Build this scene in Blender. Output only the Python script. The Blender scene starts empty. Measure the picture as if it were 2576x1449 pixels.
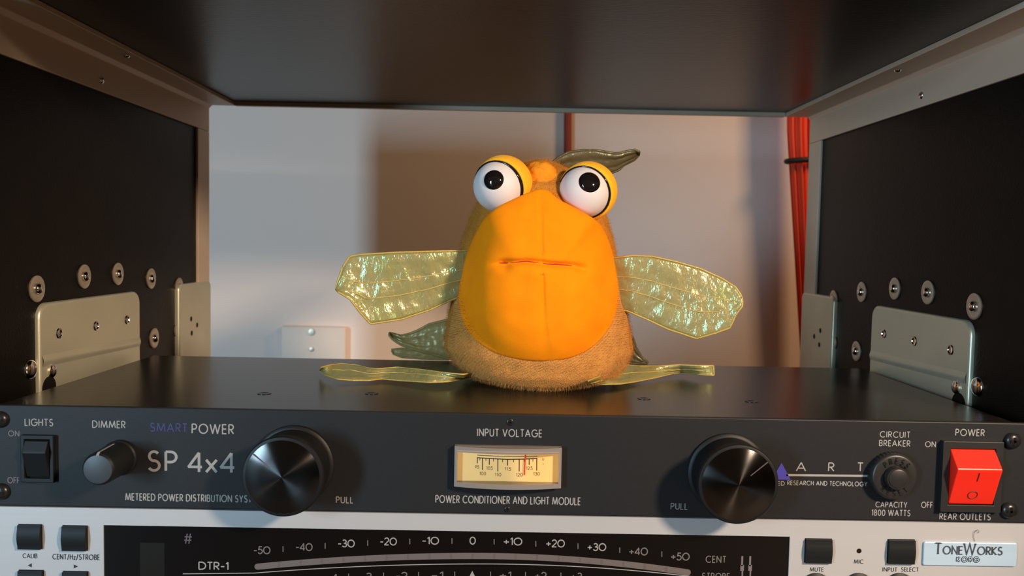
import bpy, bmesh, math, random
from mathutils import Vector, noise
random.seed(7)
PI = math.pi
scene = bpy.context.scene
COL = scene.collection
S = 0.001                                    # all lengths below are in millimetres

# ------------------------------------------------------------------ camera
CAM = Vector((-2.174, -374.42, 78.80)); YAW, PITCH, ROLL, FPX = 0.00659, -0.05416, 0.01921, 2056.5
cyw, syw, cpt, spt = math.cos(YAW), math.sin(YAW), math.cos(PITCH), math.sin(PITCH)
FWD = Vector((syw*cpt, cyw*cpt, spt)); r0 = Vector((cyw, -syw, 0)); u0 = r0.cross(FWD)
RGT = math.cos(ROLL)*r0 + math.sin(ROLL)*u0; UPV = -math.sin(ROLL)*r0 + math.cos(ROLL)*u0
cd = bpy.data.cameras.new('camera'); cam = bpy.data.objects.new('camera', cd); COL.objects.link(cam)
cd.sensor_width = 36.0; cd.lens = FPX/2576*36.0; cd.clip_start = 0.01; cd.clip_end = 50
from mathutils import Matrix
M = Matrix((RGT, UPV, -FWD)).transposed().to_4x4(); M.translation = CAM*S
cam.matrix_world = M
cd.dof.use_dof = True; cd.dof.focus_distance = 0.425; cd.dof.aperture_fstop = 14.0
scene.camera = cam

# ------------------------------------------------------------------ world, lights, exposure
scene.view_settings.view_transform = 'Standard'; scene.view_settings.look = 'None'
scene.view_settings.exposure = 0.0; scene.view_settings.gamma = 1.0
w = bpy.data.worlds.new('room_ambience'); scene.world = w; w.use_nodes = True
bg = w.node_tree.nodes['Background']; bg.inputs[0].default_value = (1.0, 0.70, 0.45, 1); bg.inputs[1].default_value = 0.09

def aim(o, target):
    d = (Vector(target)*S - o.location); o.rotation_euler = d.to_track_quat('-Z', 'Y').to_euler()
def area(name, loc, target, sx, sy, watts, color, spread=PI):
    l = bpy.data.lights.new(name, 'AREA'); l.shape = 'RECTANGLE'; l.size = sx*S; l.size_y = sy*S
    l.energy = watts; l.color = color; l.spread = spread
    o = bpy.data.objects.new(name, l); COL.objects.link(o); o.location = Vector(loc)*S; aim(o, target); return o
def spot(name, loc, target, watts, color, angle, blend, radius):
    l = bpy.data.lights.new(name, 'SPOT'); l.energy = watts; l.color = color; l.spot_size = math.radians(angle)
    l.spot_blend = blend; l.shadow_soft_size = radius*S
    o = bpy.data.objects.new(name, l); COL.objects.link(o); o.location = Vector(loc)*S; aim(o, target); return o
spot('room_lamp', (515, -545, 345), (35, 0, -15), 38.0, (1.0, 0.78, 0.57), 38, 0.35, 45)
area('window_light', (-818, -963, 130), (-20, 40, 40), 150, 420, 11.0, (0.50, 0.79, 1.0))
area('warm_fill_behind', (480, 165, 430), (200, 520, 120), 110, 110, 1.3, (1.0, 0.60, 0.30))  # added warm fill for the back wall, placed to throw the cloth's shadow left

# ------------------------------------------------------------------ helpers
def ray(px, py):
    return FWD + RGT*((px-1288.0)/FPX) - UPV*((py-724.5)/FPX)
def at(px, py, y):                           # photo point -> place on the vertical plane at depth y
    v = ray(px, py); return CAM + v*((y-CAM.y)/v.y)
def atz(px, py, z):                          # photo point -> place on the horizontal plane at height z
    v = ray(px, py); return CAM + v*((z-CAM.z)/v.z)

class MB:
    def __init__(self): self.v = []; self.f = []
    def add(self, vs, fs):
        b = len(self.v); self.v += [Vector(p) for p in vs]; self.f += [tuple(i+b for i in f) for f in fs]; return self
    def box(self, x0, x1, y0, y1, z0, z1):
        vs = [(x, y, z) for z in (z0, z1) for y in (y0, y1) for x in (x0, x1)]
        return self.add(vs, [(0,2,3,1),(4,5,7,6),(0,1,5,4),(2,6,7,3),(0,4,6,2),(1,3,7,5)])
    def grid(self, pts, cu=False, cv=False):
        nu, nv = len(pts), len(pts[0]); vs = [p for row in pts for p in row]; fs = []
        for i in range(nu if cu else nu-1):
            for j in range(nv if cv else nv-1):
                a, b = i, (i+1) % nu; c, d = j, (j+1) % nv
                fs.append((a*nv+c, a*nv+d, b*nv+d, b*nv+c))
        return self.add(vs, fs)
    def tube(self, path, r, n=10, closed=False):
        path = [Vector(p) for p in path]; N = len(path); rings = []
        for i, p in enumerate(path):
            a = path[(i-1) % N] if closed else path[max(i-1, 0)]; b = path[(i+1) % N] if closed else path[min(i+1, N-1)]
            t = (b-a).normalized(); up = Vector((0, 0, 1)) if abs(t.z) < .9 else Vector((0, 1, 0))
            s1 = t.cross(up).normalized(); s2 = s1.cross(t); rr = r[i] if isinstance(r, (list, tuple)) else r
            rings.append([p + s1*math.cos(k*2*PI/n)*rr + s2*math.sin(k*2*PI/n)*rr for k in range(n)])
        b0 = len(self.v); self.grid(rings, closed, True)
        if not closed:
            self.f.append(tuple(b0+k for k in range(n))); self.f.append(tuple(b0+(N-1)*n+k for k in reversed(range(n))))
        return self
    def lathe(self, prof, c=(0,0,0), axis=(0,-1,0), n=48):  # prof: (radius, height along axis)
        ax = Vector(axis).normalized(); up = Vector((0,0,1)) if abs(ax.z) < .9 else Vector((1,0,0))
        s1 = ax.cross(up).normalized(); s2 = s1.cross(ax); c = Vector(c); rows = []
        for r, h in prof: rows.append([c + ax*h + (s1*math.cos(k*2*PI/n) + s2*math.sin(k*2*PI/n))*r for k in range(n)])
        b0 = len(self.v); self.grid(rows, False, True)
        if prof[-1][0] > 1e-6: self.f.append(tuple(b0+(len(prof)-1)*n+k for k in range(n)))
        if prof[0][0] > 1e-6: self.f.append(tuple(b0+k for k in reversed(range(n))))
        return self
    def prism(self, outline, y0, y1):        # outline (x,z) extruded along Y
        n = len(outline); vs = [(x, y0, z) for x, z in outline] + [(x, y1, z) for x, z in outline]
        fs = [tuple(range(n)), tuple(reversed(range(n, 2*n)))] + [(i, i+n, (i+1) % n+n, (i+1) % n) for i in range(n)]
        return self.add(vs, fs)
    def build(self, name, mat, parent=None, smooth=None, bevel=0, label=None, merge=True, seg=2):
        root = parent
        while root is not None and root.parent is not None: root = root.parent
        off = Vector(root['base']) if root is not None and 'base' in root.keys() else Vector((0,0,0))
        me = bpy.data.meshes.new(name)
        me.from_pydata([tuple((p-off)*S) for p in self.v], [], self.f); me.validate()
        bm = bmesh.new(); bm.from_mesh(me)
        if merge: bmesh.ops.remove_doubles(bm, verts=bm.verts, dist=1e-6)
        bmesh.ops.recalc_face_normals(bm, faces=bm.faces)
        bm.to_mesh(me); bm.free(); me.materials.append(mat)
        o = bpy.data.objects.new(name, me); COL.objects.link(o); o.parent = parent
        if bevel:
            m = o.modifiers.new('bevel', 'BEVEL'); m.width = bevel*S; m.segments = seg; m.limit_method = 'ANGLE'
            m.angle_limit = math.radians(40)
        if smooth is not None:
            me.shade_smooth()
            if smooth < 170: me.set_sharp_from_angle(angle=math.radians(smooth))
        if label: o['label'] = label
        return o

def tag(o, label=None, cat=None, group=None, kind=None):
    if label: o['label'] = label
    if cat: o['category'] = cat
    if group: o['group'] = group
    if kind: o['kind'] = kind
    return o
def thing(name, base, label, cat):
    o = bpy.data.objects.new(name, None); COL.objects.link(o); o.location = Vector(base)*S
    o.empty_display_size = .02; o['base'] = tuple(base); return tag(o, label, cat)
def clone(o, delta, parent):                 # a copy of a part and its sub-parts, moved by delta
    c = o.copy(); COL.objects.link(c); c.parent = parent; c.location = o.location + Vector(delta)*S
    for ch in list(o.children):
        d = ch.copy(); COL.objects.link(d); d.parent = c
    return c

# ------------------------------------------------------------------ materials
def mat(name, color, rough=.5, metal=0.0, noise_amt=0.0, noise_scale=200, bump=0.0, bump_scale=600, stretch=(1,1,1), dark=None, **kw):
    m = bpy.data.materials.new(name); m.use_nodes = True; nt = m.node_tree; b = nt.nodes['Principled BSDF']
    b.inputs['Base Color'].default_value = (*color, 1); b.inputs['Roughness'].default_value = rough
    b.inputs['Metallic'].default_value = metal
    for k, v in kw.items(): b.inputs[k.replace('_', ' ')].default_value = v
    tc = nt.nodes.new('ShaderNodeTexCoord'); mp = nt.nodes.new('ShaderNodeMapping'); nt.links.new(tc.outputs['Object'], mp.inputs[0])
    mp.inputs['Scale'].default_value = stretch
    if noise_amt:
        n = nt.nodes.new('ShaderNodeTexNoise'); n.inputs['Scale'].default_value = noise_scale; n.inputs['Detail'].default_value = 5
        nt.links.new(mp.outputs[0], n.inputs['Vector'])
        mx = nt.nodes.new('ShaderNodeMix'); mx.data_type = 'RGBA'
        lo = dark or tuple(c*(1-noise_amt) for c in color); hi = tuple(min(1, c*(1+noise_amt)) for c in color)
        mx.inputs[6].default_value = (*lo, 1); mx.inputs[7].default_value = (*hi, 1)
        nt.links.new(n.outputs['Fac'], mx.inputs[0]); nt.links.new(mx.outputs[2], b.inputs['Base Color'])
    if bump:
        n2 = nt.nodes.new('ShaderNodeTexNoise'); n2.inputs['Scale'].default_value = bump_scale; n2.inputs['Detail'].default_value = 4
        nt.links.new(mp.outputs[0], n2.inputs['Vector'])
        bp = nt.nodes.new('ShaderNodeBump'); bp.inputs['Strength'].default_value = bump; bp.inputs['Distance'].default_value = .001
        nt.links.new(n2.outputs['Fac'], bp.inputs['Height']); nt.links.new(bp.outputs[0], b.inputs['Normal'])
    return m
M_ = {}
M_['black_ply'] = mat('black_coated_plywood', (.0055,.0042,.0035), .36, noise_amt=.35, noise_scale=60, bump=.12, bump_scale=900, stretch=(.25,1,1), Specular_IOR_Level=.10)
M_['ply_top'] = mat('black_coated_plywood_lid', (.0075,.0058,.0048), .30, noise_amt=.35, noise_scale=60, bump=.10, bump_scale=900, stretch=(.25,1,1), Specular_IOR_Level=.24)
M_['alu'] = mat('dull_aluminium', (.60,.46,.34), .5, .2, noise_amt=.12, noise_scale=40, bump=.05, bump_scale=300, stretch=(1,.05,1))
M_['zinc'] = mat('zinc_plated_steel', (.58,.55,.41), .38, .55, noise_amt=.12, noise_scale=30, bump=.03, bump_scale=500)
M_['washer'] = mat('yellow_zinc_washer', (.50,.42,.32), .35, .7)
M_['chrome'] = mat('bright_chrome', (.75,.72,.68), .12, 1.0)
M_['hole'] = mat('dark_hole', (.010,.007,.005), .6, Specular_IOR_Level=.1)
M_['chassis'] = mat('black_painted_steel', (.012,.0098,.008), .24, noise_amt=.2, noise_scale=80, bump=.06, bump_scale=1500, Specular_IOR_Level=.4)
M_['panel'] = mat('charcoal_panel_paint', (.015,.015,.0165), .5, noise_amt=.1, noise_scale=400, bump=.05, bump_scale=2500, Specular_IOR_Level=.25)
M_['ink'] = mat('pale_grey_ink', (.30,.285,.275), .6)
M_['ink_blue'] = mat('blue_ink', (.03,.035,.14), .6)
M_['logo_blue'] = mat('violet_blue_ink', (.06,.05,.42), .5)
M_['ink_dark'] = mat('black_ink', (.02,.02,.022), .6)
M_['black_plastic'] = mat('black_plastic', (.006,.006,.0065), .5, Specular_IOR_Level=.3)
M_['soft_plastic'] = mat('satin_black_plastic', (.010,.011,.012), .5, Specular_IOR_Level=.18)
M_['switch_plastic'] = mat('charcoal_switch_plastic', (.018,.016,.016), .4)
M_['black_screw'] = mat('black_screw_metal', (.03,.03,.03), .3, .6)
M_['red_plastic'] = mat('red_translucent_plastic', (.80,.022,.010), .28, Subsurface_Weight=.15, Emission_Color=(1,.03,.01,1), Emission_Strength=.04)
M_['mark_red'] = mat('dark_red_engraving', (.10,.006,.004), .6)
M_['tuner'] = mat('brushed_aluminium_panel', (.47,.46,.465), .42, .2, noise_amt=.05, noise_scale=90, bump=.03, bump_scale=500, stretch=(.03,1,1))
M_['badge'] = mat('brushed_badge_metal', (.46,.60,.74), .35, .2, noise_amt=.12, noise_scale=200, stretch=(.03,1,1))
M_['badge_letter'] = mat('embossed_badge_metal', (.14,.14,.15), .3, .6)
M_['glass_black'] = mat('black_display_glass', (.0045,.0035,.0035), .10, Specular_IOR_Level=.25)
M_['led_off'] = mat('unlit_display', (.009,.0065,.0045), .4, Specular_IOR_Level=.2)
M_['scale_grey'] = mat('grey_printed_band', (.13,.105,.10), .5)
M_['scale_grey2'] = mat('grey_band_segment', (.115,.085,.08), .5)
M_['ink_dim'] = mat('dim_grey_ink', (.15,.13,.125), .6)
M_['ink_purple'] = mat('dull_purple_ink', (.10,.075,.09), .6)
M_['lens'] = mat('frosted_clear_acrylic', (.42,.36,.32), .12, Transmission_Weight=.45, IOR=1.45)
M_['card'] = mat('amber_lit_meter_card', (.80,.58,.26), .6, Emission_Color=(1,.58,.18,1), Emission_Strength=.42)
M_['needle'] = mat('red_needle', (.85,.03,.02), .5, Emission_Color=(1,.04,.02,1), Emission_Strength=.2)
M_['eye_white'] = mat('glossy_white_plastic', (.68,.61,.60), .6)
M_['eye_black'] = mat('glossy_black_plastic', (.008,.006,.006), .07)
M_['face'] = mat('orange_velour', (.95,.265,.003), .9, noise_amt=.10, noise_scale=90, bump=.16, bump_scale=2600, Sheen_Weight=.10, Sheen_Roughness=.3, Sheen_Tint=(1,.65,.1,1), dark=(.86,.215,.002), Specular_IOR_Level=.1)
M_['lid'] = mat('golden_velour', (.90,.42,.02), .8, bump=.3, bump_scale=1500, Sheen_Weight=.15, Sheen_Tint=(1,.7,.2,1), Specular_IOR_Level=.2)
M_['fur'] = mat('tan_plush', (.58,.25,.06), .9, noise_amt=.25, noise_scale=160, bump=.8, bump_scale=1100, stretch=(1.3,1.3,.8), Sheen_Weight=.2, Sheen_Tint=(1,.7,.35,1), Specular_IOR_Level=.1)
M_['fur_back'] = mat('golden_brown_plush', (.50,.19,.025), .9, noise_amt=.25, noise_scale=160, bump=.8, bump_scale=1100, stretch=(1.3,1.3,.8), Sheen_Weight=.1, Sheen_Tint=(1,.6,.2,1), Specular_IOR_Level=.1)
M_['red_thread'] = mat('dark_red_stitch', (.42,.03,.008), .8)
M_['trim'] = mat('gold_fin_edge', (.50,.34,.08), .35, bump=.4, bump_scale=900)
M_['red_cord'] = mat('dark_red_cord', (.30,.04,.022), .7)
M_['red_cloth'] = mat('orange_red_cloth', (.95,.085,.03), .75, noise_amt=.25, noise_scale=60, stretch=(1,1,.05))
M_['tie'] = mat('black_tie', (.012,.01,.01), .6)
M_['wall_plate'] = mat('cream_switch_plate', (.80,.66,.56), .4)
M_['room_floor'] = mat('room_floor_boards', (.12,.08,.05), .6, noise_amt=.3, noise_scale=6, stretch=(1,8,1))

def film(name, tint, clear, rough, metal, bump, glint):   # shiny iridescent film over cloth
    m = bpy.data.materials.new(name); m.use_nodes = True; nt = m.node_tree; b = nt.nodes['Principled BSDF']
    tc = nt.nodes.new('ShaderNodeTexCoord'); mp = nt.nodes.new('ShaderNodeMapping'); nt.links.new(tc.outputs['Object'], mp.inputs[0])
    mp.inputs['Scale'].default_value = (1.5, 1, .8)
    n = nt.nodes.new('ShaderNodeTexNoise'); n.inputs['Scale'].default_value = 60; n.inputs['Detail'].default_value = 2
    n3 = nt.nodes.new('ShaderNodeTexNoise'); n3.inputs['Scale'].default_value = 420; n3.inputs['Detail'].default_value = 3
    for q in (n, n3): nt.links.new(mp.outputs[0], q.inputs['Vector'])
    v = nt.nodes.new('ShaderNodeTexVoronoi'); v.feature = 'DISTANCE_TO_EDGE'; v.inputs['Scale'].default_value = 85
    nt.links.new(mp.outputs[0], v.inputs['Vector'])
    bp = nt.nodes.new('ShaderNodeBump'); bp.inputs['Strength'].default_value = bump; bp.inputs['Distance'].default_value = .0016
    ad = nt.nodes.new('ShaderNodeMath'); ad.operation = 'MULTIPLY_ADD'; ad.inputs[1].default_value = .5
    a2 = nt.nodes.new('ShaderNodeMath'); a2.operation = 'MULTIPLY_ADD'; a2.inputs[1].default_value = .30
    nt.links.new(v.outputs['Distance'], ad.inputs[0]); nt.links.new(n.outputs['Fac'], ad.inputs[2])
    nt.links.new(n3.outputs['Fac'], a2.inputs[0]); nt.links.new(ad.outputs[0], a2.inputs[2])
    nt.links.new(a2.outputs[0], bp.inputs['Height']); nt.links.new(bp.outputs[0], b.inputs['Normal'])
    b.inputs['Base Color'].default_value = (*tint, 1); b.inputs['Roughness'].default_value = rough
    b.inputs['Metallic'].default_value = metal
    mr = nt.nodes.new('ShaderNodeMapRange'); mr.inputs[1].default_value = .3; mr.inputs[2].default_value = .7
    mr.inputs[3].default_value = 440; mr.inputs[4].default_value = 560
    nt.links.new(n.outputs['Fac'], mr.inputs[0]); nt.links.new(mr.outputs[0], b.inputs['Thin Film Thickness'])
    b.inputs['Thin Film IOR'].default_value = 1.7
    if not metal: nt.links.remove(b.inputs['Thin Film Thickness'].links[0]); b.inputs['Thin Film Thickness'].default_value = 0
    gl = nt.nodes.new('ShaderNodeBsdfGlossy'); gl.inputs[0].default_value = (*glint, 1); gl.inputs['Roughness'].default_value = .16
    nt.links.new(bp.outputs[0], gl.inputs['Normal'])
    tr = nt.nodes.new('ShaderNodeBsdfTranslucent'); tr.inputs[0].default_value = (*tint, 1)
    tp = nt.nodes.new('ShaderNodeBsdfTransparent'); tp.inputs[0].default_value = (.98,.92,.72,1)
    m0 = nt.nodes.new('ShaderNodeMixShader'); m0.inputs[0].default_value = .22 if metal else .05
    m1 = nt.nodes.new('ShaderNodeMixShader'); m1.inputs[0].default_value = .25
    m2 = nt.nodes.new('ShaderNodeMixShader'); m2.inputs[0].default_value = clear
    out = nt.nodes['Material Output']
    nt.links.new(b.outputs[0], m0.inputs[1]); nt.links.new(gl.outputs[0], m0.inputs[2])
    nt.links.new(m0.outputs[0], m1.inputs[1]); nt.links.new(tr.outputs[0], m1.inputs[2])
    nt.links.new(m1.outputs[0], m2.inputs[1]); nt.links.new(tp.outputs[0], m2.inputs[2]); nt.links.new(m2.outputs[0], out.inputs[0])
    return m
M_['film'] = film('iridescent_fin_film', (.64,.56,.24), .30, .32, .15, 1.0, (.30,1.0,.55))
M_['film_dark'] = film('shaded_olive_fin_film', (.12,.09,.036), .06, .55, 0, .3, (.25,.30,.18))  # dorsal fin's shade put into a darker olive; right tail lobe shares it
M_['film_tail'] = film('pale_olive_fin_film', (.50,.36,.12), .10, .5, 0, .3, (.35,.40,.22))

def turned_metal():
    m = mat('turned_black_metal', (.08,.075,.075), .22, 1.0); nt = m.node_tree; b = nt.nodes['Principled BSDF']
    b.inputs['Anisotropic'].default_value = .95; b.inputs['Anisotropic Rotation'].default_value = .25
    t = nt.nodes.new('ShaderNodeTangent'); t.direction_type = 'RADIAL'; t.axis = 'Y'
    nt.links.new(t.outputs[0], b.inputs['Tangent']); return m
M_['turned'] = turned_metal()

def clear_pane():
    m = bpy.data.materials.new('clear_meter_window'); m.use_nodes = True; nt = m.node_tree
    for n in list(nt.nodes):
        if n.type != 'OUTPUT_MATERIAL': nt.nodes.remove(n)
    out = [n for n in nt.nodes][0]
    fr = nt.nodes.new('ShaderNodeFresnel'); fr.inputs[0].default_value = 1.4
    tp = nt.nodes.new('ShaderNodeBsdfTransparent'); gl = nt.nodes.new('ShaderNodeBsdfGlossy'); gl.inputs['Roughness'].default_value = .05
    mx = nt.nodes.new('ShaderNodeMixShader')
    nt.links.new(fr.outputs[0], mx.inputs[0]); nt.links.new(tp.outputs[0], mx.inputs[1]); nt.links.new(gl.outputs[0], mx.inputs[2])
    nt.links.new(mx.outputs[0], out.inputs[0]); return m
M_['pane'] = clear_pane()

def wall_paint():
    m = mat('painted_plaster', (.82,.70,.64), .85, noise_amt=.05, noise_scale=5, bump=.08, bump_scale=120)
    return m
M_['wall'] = wall_paint()

# ------------------------------------------------------------------ the room behind the case
YW = 520.0
o = MB().box(-1900, 1900, YW, YW+60, -107, 1500).build('wall_back', M_['wall']); tag(o, 'pale plaster wall behind the open case', kind='structure')
o = MB().box(-1900, 1900, -1800, YW, -127, -107).build('floor', M_['room_floor']); tag(o, 'dark wooden surface under the case', kind='structure')

# ------------------------------------------------------------------ the equipment case
XL, XR, ZC, YR, YF = -247.7, 244.3, 189.0, 296.0, -1.0
ZB = -98.0
case = thing('rack_case', (-2, 140, ZB-9), 'black plywood equipment rack case with aluminium angles, open at the back', 'rack case')
MB().box(XL-9, XR+9, YF-17, YR, ZC, ZC+9).build('top_panel', M_['ply_top'], case)
MB().box(XL-9, XR+9, YF, YR, ZB-9, ZB).build('bottom_panel', M_['black_ply'], case)
MB().box(XL-9, XL, YF, YR, ZB, ZC).build('side_panel', M_['black_ply'], case)
MB().box(XR, XR+9, YF, YR, ZB, ZC).build('side_panel', M_['black_ply'], case)
T, LEG, LEGC = 2.0, 21.3, 23.0
def corner_angle(x, s):                      # L-section strip along the upper corner; s = +1 on the side at -X
    z = ZC; t2 = 3.0
    sec = [(x, z), (x+s*LEGC, z), (x+s*LEGC, z-t2), (x+s*(T+2.5), z-t2), (x+s*T, z-t2-2.5), (x+s*T, z-t2-LEG), (x, z-t2-LEG)]
    MB().prism(sec, YF-17, YR).build('corner_angle', M_['alu'], case, bevel=.4)
corner_angle(XL, 1); corner_angle(XR, -1)
for x, s in ((XL, 1), (XR, -1)):             # rear upright angles, open-case edge
    MB().box(min(x, x+s*T), max(x, x+s*T), YR-24, YR, ZB, ZC-3-LEG-.2).build('edge_angle', M_['alu'], case, bevel=.3)
MB().box(XL+LEGC+.3, XR-LEGC-.3, YR-2.5, YR+2, ZC-3.2, ZC+9).build('rear_edge_strip', M_['alu'], case, bevel=.3)

def rivet_at(x, s, y, z, washer=True, r=2.9):
    m = MB(); prof = [(r, 0), (r*.97, .6), (r*.8, 1.4), (r*.45, 2.0), (0.0001, 2.2)]
    m.lathe(prof, (0,0,0), (s,0,0), 20); h = m.build('rivet', M_['chrome'], None, smooth=60); h.parent = case
    h.location = (Vector((x+s*(1.0 if washer else 0), y, z)) - Vector(case['base']))*S
    # mesh is stored about its own origin, so undo the case offset
    if washer:
        k = MB().lathe([(7.0, -.9), (7.0, -.25), (6.4, 0.0), (3.3, 0.15), (2.6, -.3)], (0,0,0), (s,0,0), 28).build('washer', M_['washer'], None, smooth=40)
        k.parent = h
    return h
RV = [(53, 50.5), (101, 55), (142, 55), (190, 50), (238, 41.5), (194.5, 8.2), (236.5, 9.5)]
for x, s in ((XL, 1), (XR, -1)):
    first = rivet_at(x, s, *RV[0])
    for y, z in RV[1:]: clone(first, (0, y-RV[0][0], z-RV[0][1]), case)
    d = rivet_at(x, s, 47, 9, False, 5.2)
# small screws through the corner angles
for x, s in ((XL, 1), (XR, -1)):
    y0 = 120 if s > 0 else 116
    m = MB().lathe([(2.3, 0), (2.0, .7), (1.1, 1.2), (0.0001, 1.35)], (x+s*T, y0, 171.5), (s,0,0), 16); m.build('angle_rivet', M_['chrome'], case, smooth=60)
    m = MB().lathe([(2.3, 0), (2.0, .7), (1.1, 1.2), (0.0001, 1.35)], (x+s*16.5, y0, ZC-3), (0,0,-1), 16); m.build('angle_rivet', M_['chrome'], case, smooth=60)

def rr_outline(y0, y1, z0, z1, r, n=6):      # rounded rectangle in (y,z)
    pts = []
    for cy, cz, a0 in ((y1-r, z1-r, 0), (y0+r, z1-r, 90), (y0+r, z0+r, 180), (y1-r, z0+r, 270)):
        for k in range(n+1):
            a = math.radians(a0+90*k/n); pts.append((cy+r*math.cos(a), cz+r*math.sin(a)))
    return pts
def dish(name, x, s, y0, y1, z0, z1, r, depth, bend=None, drop=0):
    m = MB(); rows = []
    for inset, hgt in ((0, 0), (.1, depth-1.5), (.4, depth-.8), (.9, depth-.25), (1.7, depth)):
        rows.append([(x+s*hgt, y, z) for y, z in rr_outline(y0+inset, y1-inset, z0+inset, z1-inset, r-inset*.6)])
    m.grid(rows, False, True)
    face = rr_outline(y0+1.7, y1-1.7, z0+1.7, z1-1.7, r-1.0)
    m.add([(x+s*depth, y, z) for y, z in face], [tuple(range(len(face)))])
    return m.build(name, M_['zinc'], case, smooth=35)
for x, s in ((XL, 1), (XR, -1)):
    hd = dish('handle_dish', x, s, 51.5, 169, -38, 42.8, 8, 2.4)
    # pressed bend across the lower part of the dish
    rows = []
    for i in range(13):
        a = i/12; rows.append([(x+s*(2.38+.75*math.sin(PI*a)**1.3), y, 15.5-6.4*a-(y-52)*.028) for y in (53.6+6*k for k in range(20))])
    MB().grid(rows).build('pressed_ridge', M_['zinc'], hd, smooth=60)
    MB().lathe([(3.4, 0), (3.4, 1.2), (2.4, 1.9), (.0001, 2.1)], (x+s*2.3, 62, 6), (s, 0, 0), 20).build('hinge_pin', M_['chrome'], hd, smooth=50)
    MB().lathe([(6.5, 0), (6.5, .25)], (x+s*2.5, 59.5, -3), (s, 0, 0), 20).build('hinge_slot', M_['hole'], hd)
    for y in (70, 110, 149.5):
        q = MB().lathe([(3.0, .1), (2.7, .7), (1.9, .8), (1.5, .2), (.0001, .15)], (x+s*2.4, y, 25.3), (s,0,0), 20).build('dish_screw', M_['chrome'], hd, smooth=45)
    ld = dish('latch_dish', x, s, 231, 296.4, -40, 43.8, 4.5, 3.4)
    for y, z in ((251.5, 16.3), (263.5, 10.4), (252.5, 5.2)):
        MB().lathe([(2.0, .05), (2.0, .12)], (x+s*3.4, y+2, z), (s,0,0), 14).build('latch_hole', M_['hole'], ld)

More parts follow.
